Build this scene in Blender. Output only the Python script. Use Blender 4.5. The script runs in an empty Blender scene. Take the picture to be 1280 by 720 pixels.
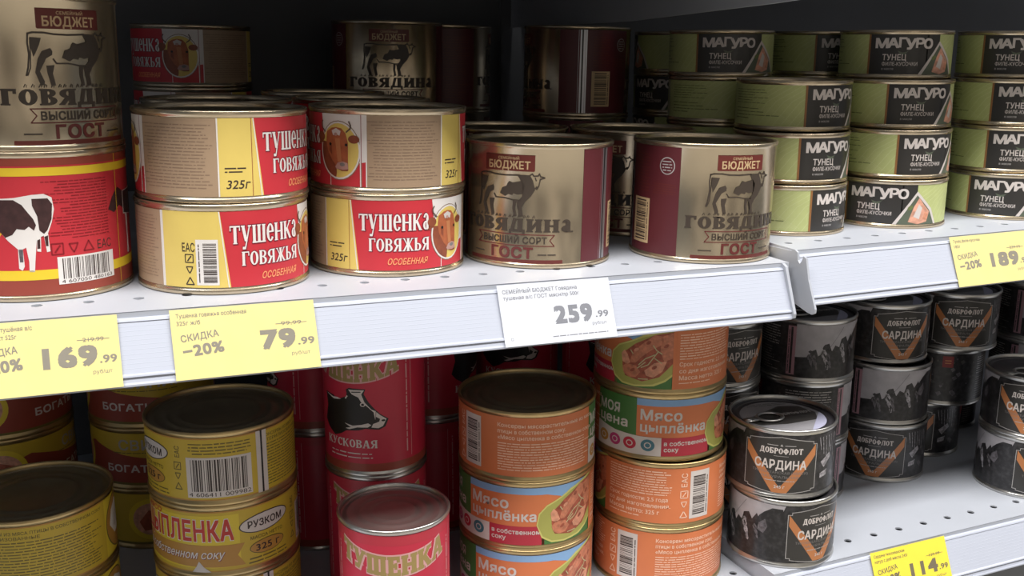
import bpy, math, random
import numpy as np
from mathutils import Vector, Matrix
from mathutils.geometry import tessellate_polygon
C = bpy.context.scene.collection
Z0 = 1.35                       # camera height above the floor; shelf heights are kept relative to it
# ------------------------------------------------------------------ camera
cd = bpy.data.cameras.new('camera'); cam = bpy.data.objects.new('camera', cd); C.objects.link(cam)
p, r, y = math.radians(13.405), math.radians(.27), math.radians(23.507)
fw = Vector((math.sin(y)*math.cos(p), math.cos(y)*math.cos(p), -math.sin(p)))
rt = Vector((math.cos(y), -math.sin(y), 0)); up = rt.cross(fw)
rt2 = rt*math.cos(r)+up*math.sin(r); up2 = -rt*math.sin(r)+up*math.cos(r)
M = Matrix((rt2, up2, -fw)).transposed().to_4x4(); M.translation = (0, 0, Z0)
cam.matrix_world = M
cd.sensor_width = 36; cd.lens = 1276.5/1280*36; cd.clip_start = .02; cd.clip_end = 50
bpy.context.scene.camera = cam
# ------------------------------------------------------------------ world, lights, exposure
sc = bpy.context.scene
sc.view_settings.view_transform = 'Standard'; sc.view_settings.look = 'None'
sc.view_settings.gamma = 1; sc.view_settings.use_curve_mapping = False
sc.view_settings.exposure = 0.0
w = bpy.data.worlds.new('world'); sc.world = w; w.use_nodes = True
w.node_tree.nodes['Background'].inputs[0].default_value = (.86, .92, 1, 1)
w.node_tree.nodes['Background'].inputs[1].default_value = .11
def area(name, loc, size, power, col, rot=(0, 0, 0)):
    l = bpy.data.lights.new(name, 'AREA'); l.shape = 'RECTANGLE'; l.size, l.size_y = size
    l.energy = power; l.color = col
    o = bpy.data.objects.new(name, l); C.objects.link(o); o.location = loc; o.rotation_euler = rot; return o
area('ceiling_lamp_strip', (.6, -.25, 3.1), (5.0, .45), 165, (1, .98, .95))
area('ceiling_lamp_strip', (.6, -1.7, 3.1), (5.0, .3), 5, (1, .98, .95))

# ------------------------------------------------------------------ materials
def s2l(c): c /= 255; return c/12.92 if c <= .04045 else ((c+.055)/1.055)**2.4
MATS = {}
def mat(name, rgb, rough=.5, metal=0., var=.06, scale=60, bump=0., coat=0., aniso=None, c2=None, detail=3, contrast=None):
    if name in MATS: return MATS[name]
    m = bpy.data.materials.new(name); m.use_nodes = True; nt = m.node_tree; b = nt.nodes['Principled BSDF']
    c = [s2l(v) for v in rgb]
    tc = nt.nodes.new('ShaderNodeTexCoord'); nz = nt.nodes.new('ShaderNodeTexNoise'); nz.inputs['Scale'].default_value = scale; nz.inputs['Detail'].default_value = detail
    nt.links.new(tc.outputs['Object'], nz.inputs['Vector'])
    rp = nt.nodes.new('ShaderNodeValToRGB')
    lo, hi = contrast or (.3, .7)
    rp.color_ramp.elements[0].position = lo; rp.color_ramp.elements[1].position = hi
    if c2: d = [s2l(v) for v in c2]; a0, a1 = c, d
    else: a0 = [v*(1-var) for v in c]; a1 = [min(1, v*(1+var)) for v in c]
    rp.color_ramp.elements[0].color = (*a0, 1); rp.color_ramp.elements[1].color = (*a1, 1)
    nt.links.new(nz.outputs['Fac'], rp.inputs[0]); nt.links.new(rp.outputs[0], b.inputs['Base Color'])
    b.inputs['Roughness'].default_value = rough; b.inputs['Metallic'].default_value = metal
    if coat: b.inputs['Coat Weight'].default_value = coat; b.inputs['Coat Roughness'].default_value = .15
    if bump:
        bp = nt.nodes.new('ShaderNodeBump'); bp.inputs['Strength'].default_value = bump; bp.inputs['Distance'].default_value = .0005
        nt.links.new(nz.outputs['Fac'], bp.inputs['Height']); nt.links.new(bp.outputs[0], b.inputs['Normal'])
    MATS[name] = m; return m
PAPER = {  # print colours (name -> sRGB)
 'tan': (170, 144, 118), 'tanink': (142, 118, 98), 'yel': (226, 200, 108), 'yel2': (218, 186, 84), 'red': (200, 52, 62), 'white': (232, 226, 222), 'off': (214, 205, 200),
 'ink': (62, 50, 46), 'black': (30, 28, 28), 'orangetxt': (245, 160, 110), 'shadow': (120, 30, 50), 'grey': (130, 126, 124), 'lgrey': (176, 172, 170), 'dgrey': (78, 76, 74),
 'hair': (176, 98, 62), 'hair2': (140, 74, 50), 'hair3': (196, 128, 84), 'horn': (100, 84, 74), 'muzzle': (190, 150, 140), 'maroon': (96, 34, 38), 'badge': (104, 44, 38), 'winered': (92, 36, 42),
 'beige': (200, 172, 132), 'goldink': (70, 60, 52), 'gost': (104, 46, 44), 'brownred': (150, 66, 52), 'bryel': (236, 202, 52), 'cow': (66, 42, 42), 'inkred': (140, 26, 36),
 'cyel': (206, 176, 58), 'cyel2': (226, 200, 62), 'cgold': (190, 140, 66), 'cred': (196, 60, 50), 'olive': (116, 104, 48), 'orange': (216, 124, 78), 'otext': (248, 206, 180), 'green': (72, 118, 60), 'blue': (134, 172, 214),
 'crimson': (182, 50, 66), 'plate': (170, 168, 88), 'plate2': (206, 200, 116), 'meat': (196, 122, 92), 'meat2': (160, 82, 60), 'meat3': (216, 150, 120), 'onion': (190, 184, 140), 'teal': (70, 120, 136), 'magenta': (190, 60, 120),
 'pinkred': (192, 44, 68), 'goldtxt': (158, 136, 84), 'palepink': (214, 160, 160), 'tuna': (188, 196, 132), 'tuna2': (206, 212, 158), 'tunadk': (110, 122, 74), 'panel': (56, 54, 52), 'oline': (150, 104, 62), 'salmon': (214, 158, 134),
 'photo': (38, 37, 38), 'sky': (170, 166, 170), 'sky2': (140, 138, 142), 'men': (150, 146, 150), 'men2': (96, 92, 96), 'vorange': (188, 122, 76), 'vorange2': (226, 92, 50), 'leaf': (92, 100, 84), 'lilac': (168, 168, 190), 'pinkstrip': (170, 130, 140), 'redpatch': (130, 44, 44),
 'tagyel': (220, 206, 138), 'tagyel2': (236, 214, 70), 'tagwhite': (206, 209, 218), 'tagink': (132, 126, 114), 'tagink2': (112, 104, 84), 'taginkw': (124, 126, 134)}
def pm(k):
    if k in ('seam',): return mat('seam_metal', (190, 190, 196), .35, .9)
    gl = dict(photo=dict(c2=(64, 62, 64), scale=260, detail=5, contrast=(.42, .72)), sky=dict(var=.1, scale=120), meat=dict(var=.25, scale=300), meat2=dict(var=.3, scale=300), meat3=dict(var=.2, scale=300),
              cow=dict(var=.3, scale=200), hair=dict(var=.15, scale=200), hair2=dict(var=.2, scale=200), men=dict(var=.35, scale=500, contrast=(.4, .6)), men2=dict(var=.4, scale=400), salmon=dict(var=.25, scale=250), tuna=dict(var=.05, scale=120))
    rough = .3 if k in ('photo', 'panel', 'sky', 'men', 'men2', 'vorange') else .42
    if k.startswith('tag'): rough = .6
    return mat('print_'+k, PAPER[k], rough, 0, **gl.get(k, dict(var=.03)))
metal_gold = mat('tin_gold', (206, 190, 164), .24, .9, var=.05, scale=40)
metal_brass = mat('tin_brass_lacquer', (196, 172, 124), .32, .9, var=.08, scale=80)
metal_silver = mat('tin_silver', (200, 198, 194), .28, .95, var=.05, scale=80)
metal_dark = mat('lid_lacquer', (150, 138, 114), .38, .85, var=.12, scale=60)
white_steel = mat('powder_coated_white_steel', (174, 178, 187), .45, 0, var=.02, scale=25, bump=.05)
plastic_white = mat('white_plastic_rail', (184, 189, 203), .3, 0, var=.012, scale=12)
dark_steel = mat('dark_grey_steel', (104, 106, 110), .6, .0, var=.08, scale=9)
hole_dark = mat('hole_edge', (60, 60, 60), .6)

# ------------------------------------------------------------------ object helpers
def tag(o, label=None, cat=None, group=None, kind=None):
    for k, v in (('label', label), ('category', cat), ('group', group), ('kind', kind)):
        if v: o[k] = v
    return o
def link(name, data, parent=None, label=None):
    o = bpy.data.objects.new(name, data); C.objects.link(o)
    if parent is not None: o.parent = parent
    if label: o['label'] = label
    return o
def mesh(name, V, F, mats, mi=None, smooth=False):
    m = bpy.data.meshes.new(name); m.from_pydata([tuple(v) for v in V], [], F)
    for a in mats: m.materials.append(a)
    if mi is not None: m.polygons.foreach_set('material_index', mi)
    if smooth: m.polygons.foreach_set('use_smooth', [True]*len(m.polygons))
    m.update(); return m
class MB:
    def __init__(s): s.V = []; s.F = []
    def add(s, V, F): n = len(s.V); s.V += V; s.F += [tuple(i+n for i in f) for f in F]
    def box(s, x0, x1, y0, y1, z0, z1):
        V = [(x, y, z) for x in (x0, x1) for y in (y0, y1) for z in (z0, z1)]
        s.add(V, [(0, 1, 3, 2), (4, 6, 7, 5), (0, 4, 5, 1), (2, 3, 7, 6), (0, 2, 6, 4), (1, 5, 7, 3)])
    def prism_x(s, prof, x0, x1):      # closed profile in (y,z), extruded along x
        n = len(prof); V = [(x0, a, b) for a, b in prof]+[(x1, a, b) for a, b in prof]
        F = [(i, (i+1) % n, n+(i+1) % n, n+i) for i in range(n)]
        for t in tessellate_polygon([[Vector((a, b, 0)) for a, b in prof]]):
            F += [tuple(t), tuple(n+i for i in reversed(t))]
        s.add(V, F)
    def build(s, name, m, smooth=False): return mesh(name, s.V, s.F, [m], None, smooth)
def lathe(prof, N=72, closed_top=False, closed_bot=False):
    V = []; F = []
    for r_, z_ in prof:
        for i in range(N): a = 2*math.pi*i/N; V.append((r_*math.cos(a), r_*math.sin(a), z_))
    for k in range(len(prof)-1):
        for i in range(N): F.append((k*N+i, k*N+(i+1) % N, (k+1)*N+(i+1) % N, (k+1)*N+i))
    if closed_bot: F.append(tuple(reversed(range(N))))
    if closed_top: F.append(tuple((len(prof)-1)*N+i for i in range(N)))
    return V, F

# ------------------------------------------------------------------ flat print -> thin skin on a cylinder or a plane
_fc = {}
_cu = bpy.data.curves.new('glyphs', 'FONT'); _cu.resolution_u = 3; _cu.fill_mode = 'NONE'
_to = bpy.data.objects.new('glyphs', _cu); C.objects.link(_to)
def glyphs(txt, weight):
    k = (txt, weight)
    if k not in _fc:
        _cu.body = txt; _cu.offset = 0; _cu.space_character = 1+max(0, weight-.01)*1.3
        bpy.context.view_layer.update()
        me = bpy.data.meshes.new_from_object(_to.evaluated_get(bpy.context.evaluated_depsgraph_get()))
        V = np.array([v.co[:2] for v in me.vertices]) if len(me.vertices) else np.zeros((0, 2))
        # contours of the letters (some overlap each other, so every outer one is filled on its own)
        nb = {}
        for e in me.edges: nb.setdefault(e.vertices[0], []).append(e.vertices[1]); nb.setdefault(e.vertices[1], []).append(e.vertices[0])
        bpy.data.meshes.remove(me)
        seen = set(); loops = []
        for v in range(len(V)):
            if v in seen or v not in nb: continue
            L = [v]; seen.add(v); c = v
            nx = min(nb[v])
            while nx is not None:
                L.append(nx); seen.add(nx); nx = next((q for q in nb[nx] if q not in seen), None)
            if len(L) > 2: loops.append(L)
        ar = [sum(V[L[i-1]][0]*V[L[i]][1]-V[L[i]][0]*V[L[i-1]][1] for i in range(len(L)))/2 for L in loops]
        def inside(pt, L):
            r_ = False
            for i in range(len(L)):
                x1, y1 = V[L[i-1]]; x2, y2 = V[L[i]]
                if (y1 > pt[1]) != (y2 > pt[1]) and pt[0] < (x2-x1)*(pt[1]-y1)/(y2-y1)+x1: r_ = not r_
            return r_
        hole = [i for i, H_ in enumerate(loops) if any(ar[i]*ar[j] < 0 and all(inside(V[q], L2) for q in H_[::3]) for j, L2 in enumerate(loops) if j != i and abs(ar[j]) > abs(ar[i]))]
        F = []; lvl = []
        for n_, (L, a_) in enumerate(zip(loops, ar)):
            if n_ in hole: continue
            holes = [loops[q] for q in hole if ar[q]*a_ < 0 and all(inside(V[i], L) for i in loops[q][::3])]
            fl = [i for q in [L]+holes for i in q]
            for t_ in tessellate_polygon([[Vector((*V[i], 0)) for i in q] for q in [L]+holes]): F.append(tuple(fl[i] for i in t_)); lvl.append((n_ % 5)*.04)
        V = V/.73; F = (F, lvl)
        _fc[k] = (V, F)
    return _fc[k]
def grow_poly(P, g):
    n = len(P); A = sum(P[i][0]*P[(i+1) % n][1]-P[(i+1) % n][0]*P[i][1] for i in range(n))
    if A < 0: P = P[::-1]
    L = []
    for i in range(n):
        x0, y0 = P[i]; x1, y1 = P[(i+1) % n]; dx, dy = x1-x0, y1-y0; d = math.hypot(dx, dy) or 1e-9
        nx, ny = dy/d, -dx/d; L.append((x0+nx*g, y0+ny*g, dx/d, dy/d))
    out = []
    for i in range(n):
        x0, y0, ax, ay = L[i-1]; x1, y1, bx, by = L[i]; cr = ax*by-ay*bx
        if abs(cr) < .15: out.append((x1, y1)); continue
        t = ((x1-x0)*by-(y1-y0)*bx)/cr; out.append((x0+ax*t, y0+ay*t))
    return out
# own slab-serif letters: convex pieces on a cap height of 1
def R_(x0, y0, x1, y1): return [(x0, y0), (x1, y0), (x1, y1), (x0, y1)]
def ringp(cx, cy, rx, ry, th, tv, a0=0, a1=360, N=14):
    o = []
    for i in range(N):
        a = math.radians(a0+(a1-a0)*i/N); b = math.radians(a0+(a1-a0)*(i+1)/N)
        o.append([(cx+rx*math.cos(a), cy+ry*math.sin(a)), (cx+rx*math.cos(b), cy+ry*math.sin(b)),
                  (cx+(rx-th)*math.cos(b), cy+(ry-tv)*math.sin(b)), (cx+(rx-th)*math.cos(a), cy+(ry-tv)*math.sin(a))])
    return o
def dg(x0, y0, x1, y1, w_): return [[(x0-w_/2, y0), (x0+w_/2, y0), (x1+w_/2, y1), (x1-w_/2, y1)]]
def slab(c, t, n, sf, sl):
    def st(x, y0=0, y1=1, b=1, u=1):
        o = [R_(x-t/2, y0, x+t/2, y1)]
        if b: o.append(R_(x-t/2-sl, y0, x+t/2+sl, y0+sf))
        if u: o.append(R_(x-t/2-sl, y1-sf, x+t/2+sl, y1))
        return o
    L = t/2+sl
    if c == 'Т': return .84, st(.42, u=0)+[R_(0, 1-n, .84, 1), R_(0, .72, n*.9, 1), R_(.84-n*.9, .72, .84, 1)]
    if c == 'Г': return .7, st(L, u=1)+[R_(L, 1-n, .7, 1), R_(.7-n, .7, .7, 1)]
    if c in 'Уу': return .86, dg(.40, .34, L*.9, 1, t)+dg(.30, 0, .72, 1, n*1.2)+[R_(0, 1-sf, t+sl*1.6, 1), R_(.58, 1-sf, .86, 1), R_(.1, 0, .3, n*1.3)]
    if c == 'Ш': a = L; return 1.2, st(a, b=0)+st(.6, b=0)+st(1.2-a, b=0)+[R_(a-t/2-sl, 0, 1.2, n)]
    if c == 'Е': return .74, st(L)+[R_(L, 1-n, .7, 1), R_(.7-n, .72, .7, 1), R_(L, .46, .54, .46+n), R_(.54-n*.8, .36, .54, .66), R_(L, 0, .74, n), R_(.74-n, 0, .74, .3)]
    if c == 'Н': return .94, st(L)+st(.94-L)+[R_(L, .5-n/2, .94-L, .5+n/2)]
    if c == 'И': return .94, st(L)+st(.94-L)+dg(L, .08, .94-L, .92, n*1.5)
    if c == 'К': return .92, st(L)+dg(L+t/2, .42, .76, 1, n*1.5)+dg(.78, 0, L+t*.75, .62, t)+[R_(.62, 0, .92, sf), R_(.6, 1-sf, .9, 1)]
    if c == 'А': return .94, dg(.12, 0, .44, 1, n*1.3)+dg(.76, 0, .50, 1, t)+[R_(.2, .26, .66, .26+n), R_(0, 0, .28, sf), R_(.58, 0, .94, sf)]
    if c == 'О': return .82, ringp(.41, .5, .41, .5, t, n)
    if c == 'С': return .74, ringp(.41, .5, .41, .5, t, n, 42, 318)+[R_(.74-n, .68, .74, .98)]
    if c == 'В': return .78, st(L)+ringp(.40, .75, .33, .25, t*.9, n, -90, 90, 8)+ringp(.40, .27, .38, .27, t, n, -90, 90, 8)+[R_(L, 1-n, .40, 1), R_(L, .5, .40, .5+n), R_(L, 0, .40, n)]
    if c == 'Р': return .76, st(L)+ringp(.40, .71, .36, .29, t, n, -90, 90, 8)+[R_(L, 1-n, .40, 1), R_(L, .42, .40, .42+n)]
    if c == 'Б': return .78, st(L)+ringp(.40, .29, .38, .29, t, n, -90, 90, 8)+[R_(L, 1-n, .70, 1), R_(.7-n, .74, .7, 1), R_(L, .58-n, .40, .58), R_(L, 0, .40, n)]
    if c == 'Ь': return .76, st(L)+ringp(.40, .29, .36, .29, t, n, -90, 90, 8)+[R_(L, .58-n, .40, .58), R_(L, 0, .40, n)]
    if c == 'Я': return .84, st(.84-L)+ringp(.42, .71, .38, .29, t, n, 90, 270, 8)+[R_(.42, 1-n, .84-L, 1), R_(.42, .42, .84-L, .42+n)]+dg(.12, 0, .42, .46, t*.9)+[R_(0, 0, .28, sf)]
    if c == 'Ж': m_ = .6; return 1.2, st(m_)+dg(.14, 0, m_-t*.3, .55, t*.8)+dg(m_-t*.3, .45, .16, 1, n*1.4)+dg(1.06, 0, m_+t*.3, .55, t*.8)+dg(m_+t*.3, .45, 1.04, 1, n*1.4)+[R_(0, 0, .28, sf), R_(.92, 0, 1.2, sf), R_(.04, 1-sf, .28, 1), R_(.92, 1-sf, 1.16, 1)]
    if c == 'Д': return .96, [R_(.68-t/2, n, .68+t/2, 1), R_(.26, 1-sf, .86, 1), R_(0, 0, .96, n*1.2), R_(0, -.16, n, 0), R_(.96-n, -.16, .96, 0)]+dg(.2, n, .36, 1, n*1.4)
    if c == 'Л': return .92, st(.92-L)+dg(.16, 0, .36, 1, n*1.4)+[R_(.26, 1-sf, .9, 1), R_(0, 0, .3, sf)]
    if c == 'Ф': return 1., st(.5)+ringp(.5, .52, .5, .34, t, n)
    if c == 'е': return .72, ringp(.38, .5, .36, .5, t*.95, n, 5, 325)+[R_(.1, .5, .72, .5+n)]
    if c == 'а': return .78, [R_(.6-t, .0, .6, .72), R_(.6-t, 0, .78, sf)]+ringp(.34, .70, .26, .30, t*.8, n, 0, 170, 8)+ringp(.34, .27, .3, .27, t*.9, n, 80, 290, 9)
    return .35, []
class Art:
    def __init__(s): s.P = []
    def poly(s, pts, m, l=1):
        s.P.append((list(map(tuple, pts)), m, l, False))
    def tri(s, pts, m, l): s.P.append((pts, m, l, True))
    def rect(s, x0, y0, x1, y1, m, l=1): s.tri(R_(x0, y0, x1, y1), m, l)
    def ell(s, cx, cy, rx, ry, m, l=1, n=28, rot=0):
        c_, s_ = math.cos(rot), math.sin(rot)
        s.tri([(cx+rx*math.cos(2*math.pi*i/n)*c_-ry*math.sin(2*math.pi*i/n)*s_, cy+rx*math.cos(2*math.pi*i/n)*s_+ry*math.sin(2*math.pi*i/n)*c_) for i in range(n)], m, l)
    def line(s, pts, wd, m, l=1):
        for (x0, y0), (x1, y1) in zip(pts, pts[1:]):
            d = math.hypot(x1-x0, y1-y0) or 1e-6; nx, ny = -(y1-y0)/d*wd/2, (x1-x0)/d*wd/2; ex, ey = (x1-x0)/d*wd*.2, (y1-y0)/d*wd*.2
            s.tri([(x0+nx-ex, y0+ny-ey), (x0-nx-ex, y0-ny-ey), (x1-nx+ex, y1-ny+ey), (x1+nx+ex, y1+ny+ey)], m, l)
    def frame(s, x0, y0, x1, y1, wd, m, l): s.line([(x0, y0), (x1, y0), (x1, y1), (x0, y1), (x0, y0)], wd, m, l)
    def _put(s, V, F, m, l, x, y, h, w_, al, shear, bend, rot, lv=None):
        if not len(V): return
        x0, x1 = V[:, 0].min(), V[:, 0].max(); V = V-np.array([x0, 0]); W = x1-x0
        sx = (w_/W) if w_ else h
        Q = V*np.array([sx, h]); W *= sx
        Q[:, 0] += Q[:, 1]*shear - (W/2 if al == 'c' else W if al == 'r' else 0)
        if bend: Q = np.array([bend(a, b) for a, b in Q])
        if rot: c_, s_ = math.cos(rot), math.sin(rot); Q = Q@np.array([[c_, s_], [-s_, c_]])
        Q = Q+np.array([x, y])
        for i_, f in enumerate(F): s.tri([tuple(Q[i]) for i in f], m, l+(lv[i_] if lv else 0))
    def text(s, t_, x, y, h, m, l=2, w=None, al='l', weight=.02, shear=0, bend=None, rot=0):
        V, (F, l0) = glyphs(t_, weight)
        if weight > .004 and len(V):      # heavier type: shifted copies of the same letters
            k = .004+weight*.55; VV = []; FF = []; lv = []
            for dx, dy in ((-k, -k), (k, k), (-k, k), (k, -k)):
                n0 = sum(len(q) for q in VV); VV.append(V+np.array([dx, dy])); FF += [tuple(i+n0 for i in f) for f in F]; lv += [.2*(len(VV)-1)+q for q in l0]
            V = np.concatenate(VV); F = FF
        else: lv = l0
        s._put(V, F, m, l, x, y, h, w, al, shear, bend, rot, lv)
    def slab(s, t_, x, y, h, m, l=2, w=None, al='l', t=.22, n=.09, sf=.07, sl=.06, gap=.08, grow=0, bend=None, desc=False, rot=0):
        V = []; F = []; cx = 0; lv = []
        for c in t_:
            wd, P = slab(c, t, n, sf, sl)
            for q in P:
                if c == 'у': q = [(a, b*1.32-.32) for a, b in q]
                q = [(a+cx, b) for a, b in q]
                if grow: q = grow_poly(q, grow)
                F.append(tuple(range(len(V), len(V)+len(q)))); V += q; lv.append(.9*(len(F) % 17)/17)
            cx += wd+gap
        s._put(np.array(V), F, m, l, x, y, h, w, al, 0, bend, rot, lv)
    def para(s, x0, y0, x1, y1, n, m, l=2, al='c', seed=1, fill=.5, rag=.25):
        rnd = random.Random(seed); ph = (y1-y0)/n
        for i in range(n):
            W = (x1-x0)*(1-rag*rnd.random()); a = x0 if al == 'l' else x1-W if al == 'r' else (x0+x1-W)/2
            yy = y1-(i+.5)*ph; x = a
            while x < a+W-.4:
                wd = min(rnd.uniform(.8, 5)*ph*.8, a+W-x); s.rect(x, yy-ph*fill*.4, x+wd, yy+ph*fill*.4*rnd.uniform(.5, 1), m, l); x += wd+ph*.35
    def vpara(s, x0, y0, x1, y1, n, m, l=2, seed=1):
        a = Art(); a.para(y0, -x1, y1, -x0, n, m, l, 'l', seed)
        for P, mm, ll, q in a.P: s.tri([(-b, c) for c, b in P], mm, ll)
    def barcode(s, x0, y0, x1, y1, m='ink', l=3, seed=3, vert=False, digits=None):
        rnd = random.Random(seed); L_ = (y1-y0) if vert else (x1-x0); q = L_/95; a = 0
        while a < L_-q*3:
            b_ = rnd.choice((1, 1, 2, 3))*q; sp = rnd.choice((1, 1, 2, 3))*q
            if vert: s.rect(x0, y0+a, x1, y0+a+b_, m, l)
            else: s.rect(x0+a, y0, x0+a+b_, y1, m, l)
            a += b_+sp
    def icons(s, x, y, k, m, l=2, vert=True):
        a, b = x, y
        for i in range(3):
            if i == 0: s.frame(a-k/2, b-k/2, a+k/2, b+k/2, k*.12, m, l); s.line([(a-k*.2, b-k*.3), (a, b), (a+k*.25, b+k*.3)], k*.15, m, l)
            if i == 1: s.line([(a-k*.4, b+k*.4), (a-k*.2, b-k*.1), (a, b-k*.4), (a+k*.2, b-k*.1), (a+k*.4, b+k*.4), (a-k*.4, b+k*.4)], k*.13, m, l)
            if i == 2: s.line([(a-k*.5, b-k*.4), (a, b+k*.5), (a+k*.5, b-k*.4), (a-k*.5, b-k*.4)], k*.14, m, l)
            if vert: b -= k*1.45
            else: a += k*1.45
    def build(s, name, R=None, y0=0., fix=lambda m: m, cell=.005, step=.00006):
        """skin for a cylinder of radius R (mm in, metres out) or, when R is None, a flat sheet in x,z"""
        V = []; F = []; mi = []; mats = []; N = []
        for P, m, l, conv in s.P:
            m = fix(m)
            if m not in mats: mats.append(m)
            k = mats.index(m)
            P = [(a/1000, b/1000) for a, b in P]
            if conv: parts = [P]
            else: parts = [[P[i] for i in t_] for t_ in tessellate_polygon([[Vector((a, b, 0)) for a, b in P]])]
            for q in parts:
                A = sum(q[i-1][0]*q[i][1]-q[i][0]*q[i-1][1] for i in range(len(q)))
                if abs(A) < 1e-12: continue
                if A < 0: q = q[::-1]
                if R is None: segs = [q]
                else:
                    segs = []; c0 = math.floor(min(a for a, b in q)/cell); c1 = math.floor(max(a for a, b in q)/cell-1e-9)
                    rest = q
                    for c in range(c0+1, c1+1):
                        X = c*cell; L_ = []; G = []
                        for i in range(len(rest)):
                            a, b = rest[i-1], rest[i]
                            if (a[0]-X)*(b[0]-X) < 0:
                                t_ = (X-a[0])/(b[0]-a[0]); e = (X, a[1]+t_*(b[1]-a[1])); L_.append(e); G.append(e)
                            if b[0] <= X: L_.append(b)
                            if b[0] >= X: G.append(b)
                        if len(L_) > 2: segs.append(L_)
                        rest = G
                    if len(rest) > 2: segs.append(rest)
                for g in segs:
                    if abs(sum(g[i-1][0]*g[i][1]-g[i][0]*g[i-1][1] for i in range(len(g)))) < 2e-10: continue
                    n0 = len(V)
                    for a, b in g:
                        if R is None: V.append((a, -l*step, b+y0)); N.append((0, -1, 0))
                        else:
                            # straight chords between cell borders so that the stacked layers stay parallel
                            c = math.floor(a/cell); f_ = a/cell-c; rr = R+l*step
                            t0, t1 = c*cell/R, (c+1)*cell/R
                            x_ = rr*((1-f_)*math.cos(t0)+f_*math.cos(t1)); z_ = rr*((1-f_)*math.sin(t0)+f_*math.sin(t1))
                            V.append((x_, z_, b+y0)); N.append((math.cos(a/R), math.sin(a/R), 0))
                    F.append(tuple(range(n0, n0+len(g)))); mi.append(k)
        me = bpy.data.meshes.new(name); me.from_pydata(V, [], F)
        for m in mats: me.materials.append(pm(m) if isinstance(m, str) else m)
        me.polygons.foreach_set('material_index', mi); me.polygons.foreach_set('use_smooth', [True]*len(F)); me.update()
        me.normals_split_custom_set_from_vertices(N)
        return me

# ------------------------------------------------------------------ label artwork (millimetres along / up the can)
asn = lambda v: math.asin(max(-1, min(1, v)))
def bull(A, u0, h=44.):
    """brown bull head in a white-rimmed yellow oval; panel u0..u0+34"""
    f = lambda x, y_: (u0+33.2+51.3*1.02*(asn((x-727)/709)-asn((545-727)/709)), h-(y_-32)/15.4)
    P = lambda L_: [f(*q) for q in L_]
    A.rect(u0, 0, u0+34, h, 'red', 1)
    A.poly([(u0, h), (u0+34, h), (u0+34, 15.5), (u0+26, 14), (u0+3, 14)], 'white', 2)
    A.rect(u0+33.2, 0, u0+34, h, 'white', 3)
    A.line([(u0+7.6, 0), (u0+7.6, 8)], .5, 'white', 3)
    cx, cy = f(318, 375); rx = 15.2; ry = 17.8
    A.ell(cx, cy, rx+.5, ry+.5, 'tanink', 3); A.ell(cx, cy, rx, ry, 'white', 4); A.ell(cx, cy, rx-1, ry-1.1, 'yel', 5)
    body = [(cx+(rx-1)*math.cos(t_), cy+(ry-1.1)*math.sin(t_)) for t_ in [math.radians(v) for v in range(165, 262, 8)]]
    A.poly(P([(232, 300), (160, 290), (140, 330)])+body+P([(300, 590), (300, 520), (250, 400)]), 'hair2', 6)
    A.poly(P([(220, 200), (262, 165), (300, 155), (345, 165), (380, 210), (400, 300), (398, 470), (400, 560), (345, 562), (310, 535), (262, 470), (225, 380), (212, 290)]), 'hair', 7)
    A.poly(P([(290, 260), (330, 260), (345, 480), (310, 480)]), 'hair3', 8)
    A.poly(P([(240, 300), (262, 330), (262, 420), (240, 380)]), 'hair2', 8)
    A.poly(P([(262, 190), (300, 165), (340, 190), (330, 235), (298, 220), (275, 235)]), 'off', 9); A.ell(*f(297, 222), 1.3, 1, 'muzzle', 10)
    A.ell(*f(172, 252), 3.3, 3.0, 'hair2', 8); A.ell(*f(448, 263), 3.8, 2.5, 'hair2', 8)
    A.line(P([(205, 205), (180, 165), (176, 130), (186, 100)]), .9, 'horn', 9); A.line(P([(385, 200), (420, 165), (424, 135), (408, 98)]), .9, 'horn', 9)
    A.ell(*f(250, 318), 1, .9, 'black', 9); A.ell(*f(385, 318), 1, .9, 'black', 9)
    A.poly(P([(310, 490), (355, 475), (395, 490), (402, 550), (350, 565), (300, 550), (290, 530)]), 'muzzle', 9); A.ell(*f(350, 505), 1.9, 1.1, 'grey', 10); A.poly(P([(310, 548), (355, 556), (400, 548), (395, 565), (345, 567)]), 'hair2', 10)
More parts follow.
